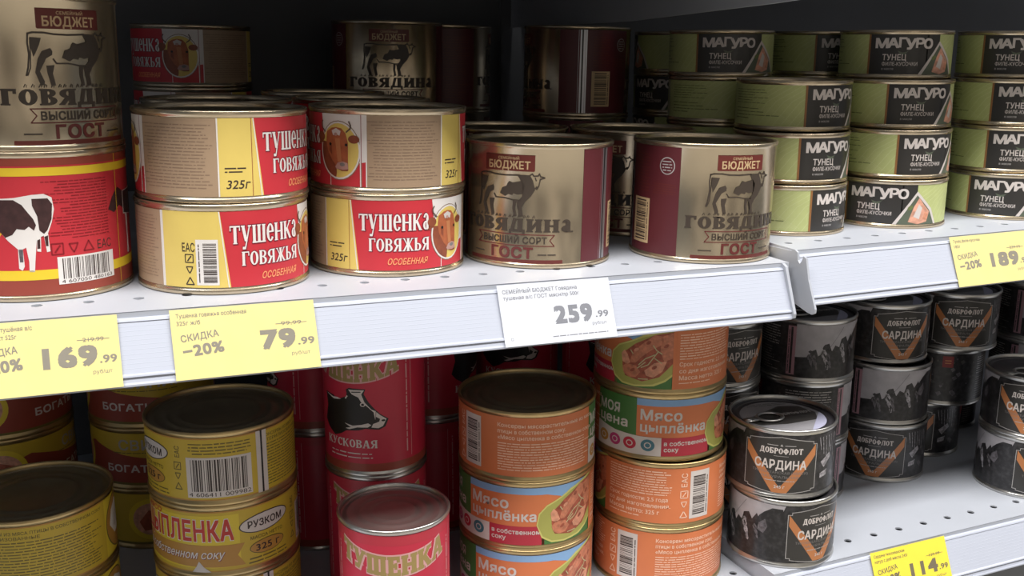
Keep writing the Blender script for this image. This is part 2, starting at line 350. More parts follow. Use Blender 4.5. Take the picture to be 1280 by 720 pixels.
def art_stew():
    A = Art(); H = 44.
    def tan(u0, u1, sd):
        A.rect(u0, 0, u1, H, 'tan', 1); A.rect(u0, 0, u0+.7, H, 'white', 3); A.rect(u1-.8, 0, u1, H, 'white', 3); A.rect(u0+.7, 0, u0+1.1, H, 'inkred', 3)
        A.para(u0+4, 4, u1-3, H-3, 20, 'tanink', 2, 'c', sd, .42)
    def title(u0):
        A.rect(u0, 0, u0+54, H, 'red', 1); A.poly([(u0, H), (u0+1.2, H), (u0+6, 0), (u0, 0)], 'yel', 2); A.poly([(u0+.4, H), (u0+1., H), (u0+5.2, 0), (u0+4.6, 0)], 'white', 3)
        for w_, m, l, g in (('', 'shadow', 4, .045), ('', 'white', 5, 0)):
            A.slab('ТуШеНКа', u0+6.3, 25.2, 10.5, m, l, w=46, t=.24, n=.085, sf=.055, sl=.05, grow=g)
            A.slab('ГОВЯЖЬЯ', u0+12.5, 12.3, 8.2, m, l, w=39, t=.24, n=.085, sf=.055, sl=.05, grow=g)
        A.text('ОСОБЕННАЯ', u0+24, 3.8, 4, 'orangetxt', 4, w=26, shear=.22, weight=.03)
    tan(0, 54, 1)
    A.rect(54, 0, 73, H, 'yel', 1); A.para(57, 13, 71, 17, 2, 'ink', 2, 'l', 5); A.text('325г', 57.5, 4.5, 5, 'ink', 2, w=13, shear=.2, weight=.01); A.line([(72.5, 0), (72.5, H)], .3, 'inkred', 2)
    title(73); bull(A, 127); tan(161, 200, 2)
    A.rect(200, 0, 234, H, 'yel', 1); A.rect(200, 0, 200.9, H, 'white', 2)
    A.text('ЕАС', 213, 21, 5, 'ink', 3, w=7.5, weight=.01); A.icons(217, 17, 4.6, 'ink', 3)
    A.rect(221, 1.5, 233.6, 28, 'white', 2); A.barcode(225, 3, 232.5, 26.5, 'ink', 3, 7, True); A.vpara(221.8, 3, 223.4, 26, 1, 'ink', 3)
    title(234); bull(A, 288)
    return A
def cow_side(A, u0, v0=22.):
    """black and white cow facing right, 50 mm long, hooves at v0"""
    a = lambda x, y_: (u0+16.8+51.3*asn((x-140)/447), v0+(390-y_)/8.6)
    d = lambda x, y_: (u0+16.8+51.3*asn((x-140)/447)-.0, v0+(390-y_)/8.6)
    PA = lambda L_: [a(*q) for q in L_]
    # head and neck drawn in plain millimetres (x right from the rump, y up)
    bx = u0+12.8; pl = lambda L_: [(bx+x_, v0+y_) for x_, y_ in L_]
    k = 'goldink'
    A.poly(PA([(137, 175), (185, 178), (175, 208), (160, 240), (148, 262), (137, 215)]), k, 3)
    A.poly(PA([(222, 222), (230, 235), (228, 252), (200, 268), (192, 285), (170, 325), (188, 372), (185, 388), (170, 388), (150, 330), (165, 270), (185, 235)]), k, 3)
    A.poly(PA([(200, 300), (235, 297), (225, 335), (235, 388), (215, 388), (203, 335)]), k, 3)
    A.poly(PA([(318, 205), (325, 195), (345, 202), (392, 190), (407, 215), (400, 262), (372, 268), (350, 262), (345, 272), (322, 268), (305, 280), (272, 265), (285, 232), (310, 222)]), k, 3)
    A.line(PA([(128, 160), (150, 154), (200, 154), (240, 160), (300, 162), (380, 158)]), .9, k, 3)
    A.line(PA([(130, 158), (126, 200), (130, 250), (122, 310), (112, 345)]), .9, k, 3); A.line(PA([(138, 180), (136, 250), (132, 310), (118, 345)]), .6, k, 3)
    A.line(PA([(232, 270), (245, 290), (300, 290), (350, 300), (385, 300)]), .8, k, 3)
    # shoulder, neck, head, forelegs
    A.poly(pl([(31.5, 27), (36, 27.2), (40, 27), (42, 23.5), (43, 20), (43.5, 17.5), (41, 13.5), (37.5, 10), (35, 6), (36, 0), (34, 0), (31.8, 6.5), (32.3, 10), (35, 13), (35.2, 18), (34.6, 22), (33, 25)]), k, 3)
    A.poly(pl([(28.8, 10.5), (31, 10), (30.5, 5), (31.5, 0), (29.8, 0), (28.6, 5)]), k, 3); A.line(pl([(31.5, 10), (33, 5), (33.3, 0)]), .6, k, 3)
    A.line(pl([(40, 27), (41.5, 28), (42.6, 26.6), (45.4, 26.8), (46.2, 28.2), (46.9, 26.4), (49.8, 25.6), (46.8, 24.6), (46, 20.5), (44.8, 18.2), (43.2, 18.8)]), .8, k, 3)
    A.line(pl([(43.4, 25.6), (44.2, 23.6)]), .7, k, 3); A.ell(bx+44.6, v0+19.4, .8, .6, k, 3)
    for i in range(14):
        x_ = bx-1+i*3.3+(i*7 % 3)*.4; A.line([(x_, v0-.8), (x_+.8, v0+.8)], .5, k, 3); A.line([(x_+1.2, v0-.8), (x_+1.4, v0+.4)], .4, k, 3)
def art_gold(H=75.):
    A = Art()
    A.rect(-4, 0, 4, H, 'seam', 1); A.rect(-.9, 0, .5, H, 'black', 2); A.rect(2.4, 0, 2.8, H, 'grey', 2)
    A.rect(4, 0, 52, H, 'winered', 1); A.rect(9, 6, 28, 38, 'beige', 2); A.barcode(12, 8, 24.5, 36.5, 'ink', 3, 11, True); A.vpara(25, 8, 27, 36, 1, 'ink', 3)
    A.ell(42, 62, 6, 6, 'lgrey', 2); A.ell(42, 62, 5.3, 5.3, 'winered', 3); A.para(38, 58, 46, 66, 4, 'lgrey', 4); A.para(30, 42, 50, 50, 5, 'badge', 2, 'c', 4); A.para(10, 42, 28, 70, 12, 'badge', 2, 'l', 9)
    def panel(u):
        A.poly([(u+20.5, 60.5), (u+55.5, 60.5), (u+56, 61), (u+56, 71), (u+20, 71), (u+20, 61)], 'badge', 2)
        A.text('СЕМЕЙНЫЙ', u+38, 68, 1.7, 'beige', 3, w=15, al='c'); A.text('БЮДЖЕТ', u+38, 62, 5, 'beige', 3, w=30, al='c', weight=.05)
        cow_side(A, u, 31)
        A.slab('ГОВЯДИНа', u, 20.8, 8.6, 'goldink', 3, w=83, t=.30, n=.15, sf=.1, sl=.06)
        A.line([(u+14, 19), (u+70, 19), (u+67, 15.3), (u+70, 11.6), (u+14, 11.6), (u+17, 15.3), (u+14, 19)], .6, 'gost', 3)
        A.text('ВЫСШИЙ СОРТ', u+42, 13.1, 4.4, 'goldink', 3, w=46, al='c', weight=.05)
        A.text('ГОСТ', u+41, 3.3, 7, 'gost', 3, w=30, al='c', weight=.08)
        A.para(u+10, 4.6, u+23, 7, 1, 'goldink', 3, 'l', 2); A.para(u+59, 4.6, u+72, 7, 1, 'goldink', 3, 'l', 3)
        A.rect(u+5, -1, u+76, 2.2, 'badge', 2)
    panel(57); panel(206)
    A.rect(147, 0, 200, H, 'winered', 1); A.para(151, 8, 196, 68, 24, 'badge', 2, 'l', 8)
    A.rect(296, 0, 315, H, 'winered', 1)
    return A
def cow_field(A, u0):
    f = lambda x, y_: (u0+51.3*asn((x-133)/425), 75-(y_-25)/8.45)
    P = lambda L_: [f(*q) for q in L_]
    A.poly(P([(-140, 215), (0, 208), (80, 202), (150, 190), (200, 187), (232, 205), (238, 260), (225, 320), (206, 370), (210, 455), (196, 458), (188, 380), (176, 385), (172, 455), (156, 452), (158, 400), (145, 500), (140, 548), (118, 548), (120, 500), (112, 432), (98, 440), (100, 520), (90, 540), (76, 530), (78, 440), (40, 400), (0, 345), (-60, 340), (-140, 330)]), 'white', 3)
    A.poly(P([(-135, 218), (0, 212), (75, 212), (108, 235), (125, 262), (150, 300), (160, 330), (150, 355), (130, 335), (112, 350), (80, 345), (60, 372), (30, 385), (0, 345), (-60, 338), (-135, 325)]), 'cow', 4)
    A.poly(P([(150, 208), (215, 208), (232, 235), (225, 305), (205, 355), (190, 372), (172, 355), (168, 290), (150, 240)]), 'cow', 4)
    A.poly(P([(190, 385), (205, 380), (204, 430), (194, 430)]), 'cow', 4); A.poly(P([(160, 400), (172, 395), (170, 440), (158, 440)]), 'cow', 4); A.poly(P([(80, 440), (98, 440), (96, 500), (82, 500)]), 'men2', 4)
    A.poly(P([(-140, 215), (-175, 190), (-205, 230), (-225, 290), (-200, 310), (-170, 280), (-140, 300)]), 'cow', 4)
    A.poly(P([(-120, 330), (-95, 332), (-100, 440), (-98, 530), (-118, 530), (-115, 430)]), 'white', 3)
def art_redcow():
    A = Art(); H = 75.
    A.rect(-161, 0, 161, H, 'red', 1); A.rect(-161, 0, 161, 8.5, 'brownred', 2); A.rect(-161, 71, 161, H, 'brownred', 2)
    A.rect(-161, 8.5, 161, 14, 'bryel', 3); A.rect(-161, 65.5, 161, 70, 'bryel', 3)
    A.para(2, 30, 45, 63, 20, 'inkred', 2, 'r', 4, .5, .5)
    A.text('ЕАС', 36, 22.5, 5, 'ink', 3, w=10, weight=.0); A.icons(13, 25, 6, 'inkred', 3, False)
    A.rect(12.5, 5, 47, 20.5, 'white', 4); A.barcode(15, 8, 44.5, 19.5, 'ink', 5, 5); A.text('4 607050 480163', 14, 5.6, 2, 'ink', 5, w=31, weight=0)
    A.line([(53.5, 0), (53.5, H)], .4, 'bryel', 5)
    cow_field(A, 0); cow_field(A, 97); A.line([(-24, 22), (-12, 38)], .8, 'bryel', 3)
    A.slab('ГОВЯДИНа', -150, 30, 12, 'bryel', 3, w=80, t=.3, n=.14)
    return A
def art_chicken():
    A = Art(); H = 44.
    A.rect(0, 0, 322, H, 'cyel', 1); A.rect(0, H-1, 322, H, 'cgold', 2); A.rect(0, 0, 322, .8, 'cgold', 2)
    A.rect(318, 0, 326, H, 'off', 3); A.rect(321.2, 0, 322.6, H, 'black', 4)
    A.text('КОНСЕРВЫ ИЗ МЯСА ПТИЦЫ В СОБСТВЕННОМ СОКУ', 6, 38.5, 2.2, 'olive', 2, w=84, weight=.02); A.text('СТЕРИЛИЗОВАННЫЕ', 6, 35, 2.2, 'olive', 2, w=40, weight=.02)
    A.para(6, 3, 90, 34, 15, 'olive', 2, 'l', 3, .5, .15)
    A.rect(94, 0, 134, H, 'cyel2', 2); A.ell(114, 22, 19, 20, 'olive', 3); A.ell(114, 22, 18, 19, 'cgold', 4)
    A.poly([(100, 22), (104, 32), (114, 37), (124, 33), (127, 24), (120, 14), (108, 13)], 'white', 5); A.poly([(106, 20), (112, 28), (120, 26), (122, 19), (112, 16)], 'off', 6)
    A.rect(134, 3, 219, 41, 'cyel2', 2)
    for m, l, g in (('white', 4, .13), ('cred', 5, .06)): A.text('ЦЫПЛЕНКА', 140, 23, 14.5, m, l, w=75, weight=g)
    A.text('МЯСО', 142, 39, 3.6, 'cred', 4, w=20, weight=.05)
    A.poly([(138, 20.5), (180, 20), (222, 19), (217, 11), (222, 3), (180, 4), (138, 5)], 'cgold', 3); A.text('в собственном соку', 140, 9.5, 6, 'shadow', 4, w=68, shear=.25, weight=.03); A.text('в собственном соку', 139.7, 9.9, 6, 'white', 5, w=68, shear=.25, weight=.01)
    A.poly([(186, 0), (189, 4), (191, 8), (194, 4), (199, 0)], 'off', 6)
    A.ell(238, 31, 19.5, 7, 'ink', 3, rot=.05); A.ell(238, 31, 18.7, 6.3, 'off', 4, rot=.05); A.text('РУЗКОМ', 238, 28.4, 5, 'ink', 5, w=27, al='c', weight=.04)
    A.text('МАССА НЕТТО', 226, 19.5, 2.4, 'olive', 3, w=26); A.ell(239, 13, 14, 5.4, 'olive', 3); A.ell(239, 13, 13.3, 4.8, 'cgold', 4); A.text('325 г', 239, 10.6, 4.8, 'ink', 5, w=19, al='c', weight=.03)
    A.para(222, 1.5, 258, 7, 2, 'olive', 3, 'c', 5)
    A.text('ЕАС', 266.5, 30, 3.6, 'olive', 3, w=8, rot=math.pi/2); A.icons(264.5, 24, 5, 'olive', 3)
    A.para(272, 32, 315, 41, 4, 'olive', 3, 'c', 8); A.rect(271, 2, 314, 30.5, 'off', 3); A.barcode(274, 6.5, 312, 29, 'ink', 4, 6); A.text('4 606411 009982', 272, 2.9, 3, 'ink', 4, w=41, weight=0)
    return A
def plate(A, u0):
    f = lambda x, y_: (u0+51.3*.86*asn((x-124)/569)-4.2, 43.5-(y_-130)/11.4)
    P = lambda L_: [f(*q) for q in L_]
    A.poly(P([(160, 450), (180, 350), (255, 280), (400, 218), (480, 170), (560, 145), (655, 100), (655, 500), (620, 560), (560, 603), (420, 622), (300, 612), (208, 562)]), 'plate2', 5)
    A.poly(P([(172, 450), (192, 355), (262, 292), (400, 232), (480, 190), (560, 160), (655, 118), (655, 480), (615, 545), (550, 588), (420, 606), (305, 596), (220, 550)]), 'plate', 6)
    A.poly(P([(300, 350), (420, 250), (560, 160), (650, 130), (650, 400), (590, 520), (480, 570), (330, 540), (300, 450)]), 'meat2', 7)
    A.poly(P([(375, 400), (400, 330), (470, 250), (560, 158), (600, 170), (610, 230), (540, 290), (470, 360), (425, 415), (390, 418)]), 'meat', 8)
    A.poly(P([(288, 355), (318, 318), (350, 350), (380, 420), (345, 440), (300, 420)]), 'meat3', 8)
    A.poly(P([(300, 470), (340, 430), (430, 440), (465, 490), (430, 540), (370, 548), (318, 520)]), 'meat', 8)
    A.poly(P([(495, 475), (560, 400), (625, 380), (605, 470), (555, 528), (508, 515)]), 'meat3', 8)
    A.poly(P([(600, 170), (650, 135), (652, 350), (612, 385), (590, 300)]), 'meat', 8)
    for L_ in ([(450, 430), (500, 370), (560, 330)], [(470, 450), (520, 420), (580, 300)], [(550, 250), (570, 290), (600, 320)], [(440, 460), (500, 400)], [(560, 360), (600, 400)], [(380, 310), (400, 340)], [(450, 550), (520, 545)]): A.line(P(L_), .7, 'onion', 9)
    for x_, y_ in ((430, 300), (520, 230), (400, 480), (560, 440), (330, 380), (620, 250)): A.ell(*f(x_, y_), 2.2, 1.2, 'meat3' if x_ % 20 else 'meat2', 9, 8, .6)
def art_orange():
    A = Art(); H = 44.
    A.rect(0, 0, 322, H, 'orange', 1)
    A.rect(0, 0, 38, H, 'green', 2); A.text('МОЯ', 3, 29.5, 7.5, 'off', 3, w=21, weight=.05); A.text('цена', 3, 20, 7.5, 'off', 3, w=28, weight=.05)
    A.poly([(38, H), (142, H), (142, 26), (118, 30), (110, 36), (100, 38.6), (80, 39), (38, 38.6)], 'blue', 2)
    A.text('Мясо', 41, 27.8, 8, 'off', 3, w=31, weight=.05); A.text('цыплёнка', 41, 18.5, 7.3, 'off', 3, w=51, weight=.05)
    A.poly([(0, 0), (57, 0), (57, 14.5), (40, 14.5), (20, 15.5), (0, 18.5)], 'off', 4)
    for x_, m in ((8, 'cgold'), (20, 'magenta'), (33, 'pinkred'), (47, 'teal')):
        A.ell(x_, 8, 5.2, 4.6, m, 5); A.ell(x_, 8, 2.7, 2.4, 'off', 6, 16); A.ell(x_, 8, 1.9, 1.7, m, 7, 12)
    A.rect(57, 0, 98, 14.5, 'crimson', 3); A.text('в собственном', 59, 8.4, 3.4, 'off', 4, w=36, weight=.04); A.text('соку', 59, 3.6, 3.4, 'off', 4, w=11, weight=.04)
    A.poly([(96, 0), (142, 0), (142, 14), (96, 14.5)], 'green', 3)
    plate(A, 93.5); A.rect(141, 0, 143, H, 'orange', 10)
    A.para(146, 22, 197, 42, 10, 'otext', 3, 'l', 2, .5, .1)
    A.text('Срок годности: 2,5 года', 146, 17.5, 3.1, 'otext', 3, w=48, weight=.03); A.text('со дня изготовления.', 146, 12.3, 3.1, 'otext', 3, w=50, weight=.03); A.text('Масса нетто: 325 г', 146, 7, 3.3, 'otext', 3, w=42, weight=.03); A.para(146, 3.6, 181, 5.6, 1, 'otext', 3, 'l', 2)
    A.text('ЕАС', 208.5, 29, 4.6, 'otext', 3, w=11, rot=math.pi/2, weight=.02); A.icons(206.4, 23, 5.6, 'otext', 3)
    A.rect(211, 3, 228, 41, 'off', 3); A.barcode(213.5, 6, 224.5, 38, 'ink', 4, 9, True); A.vpara(225.2, 6, 227.2, 38, 1, 'ink', 4)
    A.text('Консервы мясорастительные из мяса', 242, 36.5, 3, 'otext', 3, w=78, weight=.03); A.text('птицы в собственном соку.', 242, 32, 3, 'otext', 3, w=50, weight=.03); A.text('«Мясо цыпленка в собственном соку»', 242, 27.5, 3, 'otext', 3, w=78, weight=.03)
    A.para(242, 4, 320, 25.5, 11, 'otext', 3, 'l', 6, .5, .15)
    return A
def art_redtall():
    A = Art(); H = 95.
    A.rect(-120, 0, 120, H, 'pinkred', 1); A.rect(-120, 88, 120, H, 'crimson', 2); A.rect(-120, 0, 120, 6, 'brownred', 2)
    def one(c):
        bend = lambda a, b: (a, b+.0058*a*a)
        for m, l, g in (('palepink', 4, .1), ('goldtxt', 5, .02)): A.slab('ТУШЕНКА', c, 67, 13.5, m, l, w=76, al='c', t=.26, n=.15, sf=.13, sl=.06, grow=g, bend=bend)
        f = lambda x, y_: (c+22+38*asn((x-317)/293)-3, 64-(y_-195)/8.3)
        P = lambda L_: [f(*q) for q in L_]
        A.poly(P([(55, 265), (95, 270), (120, 290), (170, 262), (172, 240), (168, 220), (185, 208), (275, 210), (265, 240), (290, 290), (320, 330), (352, 365), (396, 398), (378, 445), (345, 462), (270, 455), (230, 467), (165, 475), (135, 500), (100, 520), (65, 480), (50, 440), (62, 350)]), 'black', 3)
        A.poly(P([(182, 218), (268, 216), (252, 242), (268, 290), (305, 335), (328, 345), (324, 400), (316, 352), (286, 320), (250, 290), (236, 262), (200, 245)]), 'off', 4)
        A.ell(*f(258, 305), 1.9, 1.5, 'off', 5); A.ell(*f(258, 305), 1.1, .9, 'black', 6)
        A.line(P([(200, 232), (248, 228)]), .7, 'black', 5)
        A.poly(P([(330, 350), (352, 372), (385, 397), (365, 440), (340, 452), (302, 446), (312, 424), (345, 412), (350, 395), (328, 380)]), 'off', 4); A.ell(*f(368, 405), 1.4, .8, 'black', 5)
        A.poly(P([(155, 428), (200, 440), (250, 430), (285, 420), (302, 432), (282, 446), (225, 448), (180, 465), (160, 460), (190, 450)]), 'off', 4)
        A.poly(P([(60, 270), (100, 294), (140, 285), (120, 278), (95, 282)]), 'off', 4); A.line(P([(165, 275), (175, 258)]), 1, 'off', 4)
        A.slab('КУСКОВАЯ', c, 18, 6, 'off', 4, w=42, al='c', t=.24, n=.1)
        A.para(c-18, 9, c+18, 15, 2, 'off', 4, 'c', 4, .35)
        for s_ in (-1, 1): A.vpara(c+s_*44-1.4, 12, c+s_*44+1.4, 86, 1, 'palepink', 4); A.line([(c+s_*48, 8), (c+s_*48, 90)], .4, 'palepink', 4)
    one(-60); one(60)
    return A
def art_tuna():
    A = Art(); H = 31.
    A.rect(-78, 0, 206, H, 'tuna', 1)
    A.rect(-80, 0, -76, H, 'lgrey', 2)
    for i in range(46):
        x_ = -74+i*6.1; A.line([(x_, 0), (x_+14, H*.6), (x_+34, H)], .25, 'tuna2', 2)
    for i in range(20): A.line([(-70+i*2.2, 8+i*.3), (-50+i*2.2, 2)], .2, 'tuna2', 2)
    A.para(-66, 16, -28, 28, 6, 'tunadk', 3, 'l', 3, .35, .5); A.para(-66, 4, -20, 14, 4, 'tunadk', 3, 'l', 5, .35, .6)
    A.rect(0, 0, 45, H, 'panel', 3); A.rect(44, 0, 58, H, 'panel', 3); A.rect(-1.6, 0, 0, H, 'oline', 4)
    A.poly([(38, -.2), (56, 26), (70, 12), (76, -.2)], 'off', 5); A.poly([(41, -.2), (56, 23), (68, 11), (74, -.2)], 'leaf', 6)
    A.rect(56, 0, 60, 31, 'tuna', 4)
    A.poly([(50, 2), (54, 14), (58, 21), (62, 16), (68, 10), (66, 2), (58, 0)], 'salmon', 7); A.poly([(54, 6), (58, 16), (61, 13), (59, 4)], 'off', 8); A.poly([(62, 4), (64, 10), (67, 8), (66, 3)], 'meat3', 8); A.ell(51, 13, 2.4, 1.6, 'tunadk', 8, 12, .6)
    bend = lambda a, b: (a, b)
    for i, (ch, dx, dy) in enumerate((('М', 0, .6), ('А', 9, .8), ('Г', 17.6, 1.2), ('У', 22.6, -.4), ('Р', 30.6, .9), ('О', 37, .4))):
        A.text(ch, 4+dx, 20+dy, 7.2 if ch != 'У' else 8, 'off', 5, w={'М': 10, 'А': 9, 'Г': 6, 'У': 8.6, 'Р': 7, 'О': 8}[ch], weight=.085)
    A.poly([(21, 18.4), (25, 17), (28, 17.6), (30, 19), (27, 15.4), (23, 15.6)], 'leaf', 4)
    A.text('ТУНЕЦ', 10, 11, 4.6, 'off', 5, w=18, weight=.04); A.text('ФИЛЕ-КУСОЧКИ', 10, 6.7, 2.9, 'off', 5, w=27, weight=.012); A.text('в масле', 10, 3.4, 1.8, 'lgrey', 5, w=9, weight=.01)
    return A
def art_sardine():
    A = Art(); H = 47.
    A.rect(-132, 0, 131.3, H, 'photo', 1)
    # photograph of fishermen under a grey sky
    f = lambda x, y_: (-5.6+41.9*asn((x-278)/270), 44-(y_-385)/6.4)
    P = lambda L_: [f(*q) for q in L_]
    A.poly([(-76, H), (-2, H), (-4, 42), (-12, 38), (-20, 34), (-24, 28), (-40, 22), (-50, 20), (-76, 18)], 'sky', 2)
    A.poly([(-26, 27), (-22, 36), (-18, 40), (-12, 44), (-4, 44), (-2, 20), (-26, 16)], 'photo', 3)
    rf = random.Random(8)
    A.poly([(-72, 6), (-70, 16), (-66, 14), (-63, 24), (-59, 26), (-57, 20), (-54, 22), (-52, 30), (-48, 31), (-45, 24), (-42, 29), (-38, 27), (-36, 34), (-31, 36), (-28, 31), (-24, 37), (-20, 30), (-20, 4)], 'photo', 3)
    def blob(cx, cy, rx, ry, m, l, rot=0., n=12):
        c_, s_ = math.cos(rot), math.sin(rot); P_ = []
        for q in range(n):
            t_ = 2*math.pi*q/n; g = 1+rf.uniform(-.22, .22); P_.append((cx+(rx*math.cos(t_)*c_-ry*math.sin(t_)*s_)*g, cy+(rx*math.cos(t_)*s_+ry*math.sin(t_)*c_)*g))
        A.poly(P_, m, l)
    for x_, y_, k, m in ((-64, 21, .8, 'men2'), (-60.5, 20, .8, 'men2'), (-52, 24, 1.05, 'men'), (-48.5, 21, .8, 'men2'), (-35, 29, 1.1, 'men'), (-25, 27, .7, 'men2')):
        blob(x_+.5, y_+3.4*k, 1.9*k, 1.6*k, 'photo', 4)
        blob(x_, y_-2.5*k, 2.3*k, 3.8*k, m, 5, .25); blob(x_+1.8*k, y_-8*k, 1.7*k, 3.6*k, m, 5, .35); blob(x_+.4*k, y_-3*k, .7*k, 1.8*k, 'photo', 6, .5)
        blob(x_-1.8*k, y_-1.5*k, .8*k, 2*k, 'dgrey', 6, -.5); blob(x_+3.2*k, y_-13*k, 1.1*k, 2.2*k, m, 5, .3); blob(x_-.6*k, y_-11*k, 1*k, 4*k, 'photo', 6, .1)
    A.line([(-48, 26), (-34, 45)], .3, 'men2', 4)
    A.poly([(-22, 30), (-17, 34), (-15, 28), (-18, 22), (-23, 24)], 'men2', 5); A.poly([(-76, 18), (-66, 17), (-64, 6), (-76, 5)], 'photo', 4)
    A.rect(-83, 2, -76, 45, 'pinkstrip', 4); A.rect(-80.4, 3, -78.6, 44, 'photo', 5); A.vpara(-82.8, 4, -80.8, 43, 1, 'photo', 5)
    # information text
    A.para(-130, 26, -88, 44, 8, 'lgrey', 3, 'l', 4, .4, .15); A.para(-130, 3, -88, 24, 9, 'grey', 3, 'l', 6, .4, .3)
    # deck with nets on the right
    rnd = random.Random(5)
    for i in range(34):
        x_ = rnd.uniform(60, 124); y_ = rnd.uniform(3, 43); k = rnd.uniform(1, 3.4); A.poly([(x_, y_), (x_+k, y_+k*.5), (x_+k*1.6, y_-k*.3), (x_+k*.6, y_-k)], rnd.choice(('men2', 'dgrey', 'men2')), 3)
    for i in range(7): A.line([(58+i*3.4, 44), (60+i*3.2, 34-i % 3*4)], .6, 'men', 4)
    A.poly([(60, 24), (70, 30), (72, 26), (64, 19)], 'men', 4); A.poly([(60, 15), (68, 17), (67, 12), (60, 11)], 'men', 4)
    A.rect(92, 34, 102, 45, 'redpatch', 4); A.para(94, 37, 100, 42, 2, 'vorange', 5)
    # shield
    sh = [(0, 4), (3, 4), (3, 2.5), (27, -.2), (52, 2.5), (52, 4), (55, 4), (55, 40), (52, 40), (52, 42), (27.5, 45.5), (3, 42), (3, 40), (0, 40)]
    A.poly(sh, 'panel', 5); A.line(sh+[sh[0]], .5, 'lgrey', 6)
    A.poly([(1, 40), (1, 31), (22, .8), (27.5, .6), (27.5, 5)], 'vorange', 6); A.poly([(54, 40), (54, 31), (33, .8), (27.5, .6), (27.5, 5)], 'vorange', 6)
    A.slab('ДОБРОФЛОТ', 27.5, 32.2, 4.6, 'off', 8, w=32, al='c', t=.26, n=.13, sf=.12, sl=.05)
    A.rect(17, 38.6, 25, 39.1, 'lgrey', 8); A.rect(30, 38.6, 38, 39.1, 'lgrey', 8); A.poly([(26.4, 38.3), (27.5, 40), (28.6, 38.3)], 'lgrey', 8); A.rect(22, 30.2, 33, 30.5, 'lgrey', 8)
    A.text('САРДИНА', 27.5, 20, 7, 'off', 8, w=39, al='c', weight=.05)
    A.text('ТИХООКЕАНСКАЯ (ИВАСИ)', 27.5, 16, 2.0, 'grey', 8, w=42, al='c', weight=.0); A.text('НАТУРАЛЬНАЯ', 27.5, 12.6, 2.0, 'grey', 8, w=28, al='c', weight=.0); A.para(16, 9.6, 39, 11.2, 1, 'lgrey', 8); A.text('245 г', 27.5, 4.4, 2.4, 'off', 8, w=8, al='c', weight=.02)
    return A
def art_village():
    A = Art(); H = 44.
    A.rect(0, 0, 322, H, 'cyel', 1); A.rect(0, 0, 322, 2, 'olive', 2)
    for u in (0, 161):
        A.poly([(u+38, 2), (u+150, 2), (u+150, 14), (u+120, 20), (u+80, 26), (u+50, 34), (u+38, 30)], 'brownred', 2)
        A.ell(u+28, 22, 19, 18, 'cyel2', 3); A.ell(u+28, 22, 15, 14, 'salmon', 4); A.poly([(u+18, 20), (u+26, 30), (u+38, 26), (u+36, 14), (u+22, 12)], 'meat2', 5)
        A.text('БОГАТЫ', u+66, 11, 6, 'off', 4, w=44, weight=.05); A.text('СВИНИНА', u+78, 30, 8.5, 'lgrey', 4, w=66, weight=.03)
        A.para(u+72, 26.5, u+130, 28.5, 1, 'olive', 4)
    return A

# ------------------------------------------------------------------ the cans
class Kind: pass
def kind(name, H, R, body_m, lid_m, art, lab_h0, part, ring=False, ribs=False):
    k = Kind(); k.name = name; k.H = H; k.R = R; Rb = R-.0009
    mid = [(Rb, .0036)]
    if ribs:
        for i in range(5): z = .009+i*.0024; mid += [(Rb, z-.0008), (Rb-.0004, z), (Rb, z+.0008)]
    mid += [(Rb, H-.0036)]
    prof = [(R-.004, .0014), (R-.0021, .0006), (R-.0014, 0), (R-.0004, .0001), (R, .0007), (R, .0022), (R-.0004, .0029)]+mid+[(R-.0004, H-.0030), (R, H-.0024), (R, H-.0007), (R-.0004, H-.0001), (R-.0013, H), (R-.0020, H-.0007), (R-.0021, H-.0030)]
    V, F = lathe(prof, 72, closed_bot=True)
    k.body = mesh(name+'_body', V, F, [body_m], None, True)
    zl = H-.0040
    lp = [(R-.0021, H-.0031), (R-.0024, zl), (R-.0045, zl), (R-.0058, zl+.0009), (R-.0075, zl+.0009), (R-.0088, zl+.0001)]
    for q in (.017, .025): lp += [(R-q+.003, zl+.0001), (R-q+.0015, zl+.0008), (R-q, zl+.0001)]
    if ring: lp = lp[:6]
    lp += [(.004, zl)]
    V, F = lathe(lp, 64, closed_top=True)
    k.lid = mesh(name+'_lid', V, F, [lid_m], None, True)
    k.label = art.build(name+'_'+part, Rb+.00012, lab_h0); k.part = part; k.ring = ring
    return k
R5, RT, RS, RK = .0513, .0451, .0419, .038
H3, H5, HT, HS, HK = .0522, .0822, .03825, .0554, .1024
KINDS = {
 'stew': kind('stewed_beef_can', H3, R5, metal_gold, metal_dark, art_stew(), .0041, 'paper_label'),
 'gold': kind('tall_beef_can', H5, R5, metal_gold, metal_dark, art_gold(), .0036, 'printed_design'),
 'redcow': kind('tall_red_can', H5, R5, metal_gold, metal_dark, art_redcow(), .0036, 'paper_label'),
 'chicken': kind('chicken_can', H3, R5, metal_brass, metal_dark, art_chicken(), .0041, 'paper_label'),
 'orange': kind('orange_chicken_can', H3, R5, metal_brass, metal_dark, art_orange(), .0041, 'paper_label'),
 'village': kind('pork_can', H3, R5, metal_brass, metal_dark, art_village(), .0041, 'paper_label'),
 'redtall': kind('narrow_stew_can', HK, RK, metal_silver, mat('lid_rose', (176, 150, 146), .34, .85, var=.06), art_redtall(), .0037, 'paper_label', ribs=False),
 'tuna': kind('tuna_can', HT, RT, metal_gold, metal_dark, art_tuna(), .0037, 'printed_design'),
 'sardine': kind('sardine_can', HS, RS, metal_silver, mat('lid_dark_print', (58, 56, 60), .3, .3, var=.2, scale=120), art_sardine(), .0042, 'printed_design', ring=True),
}
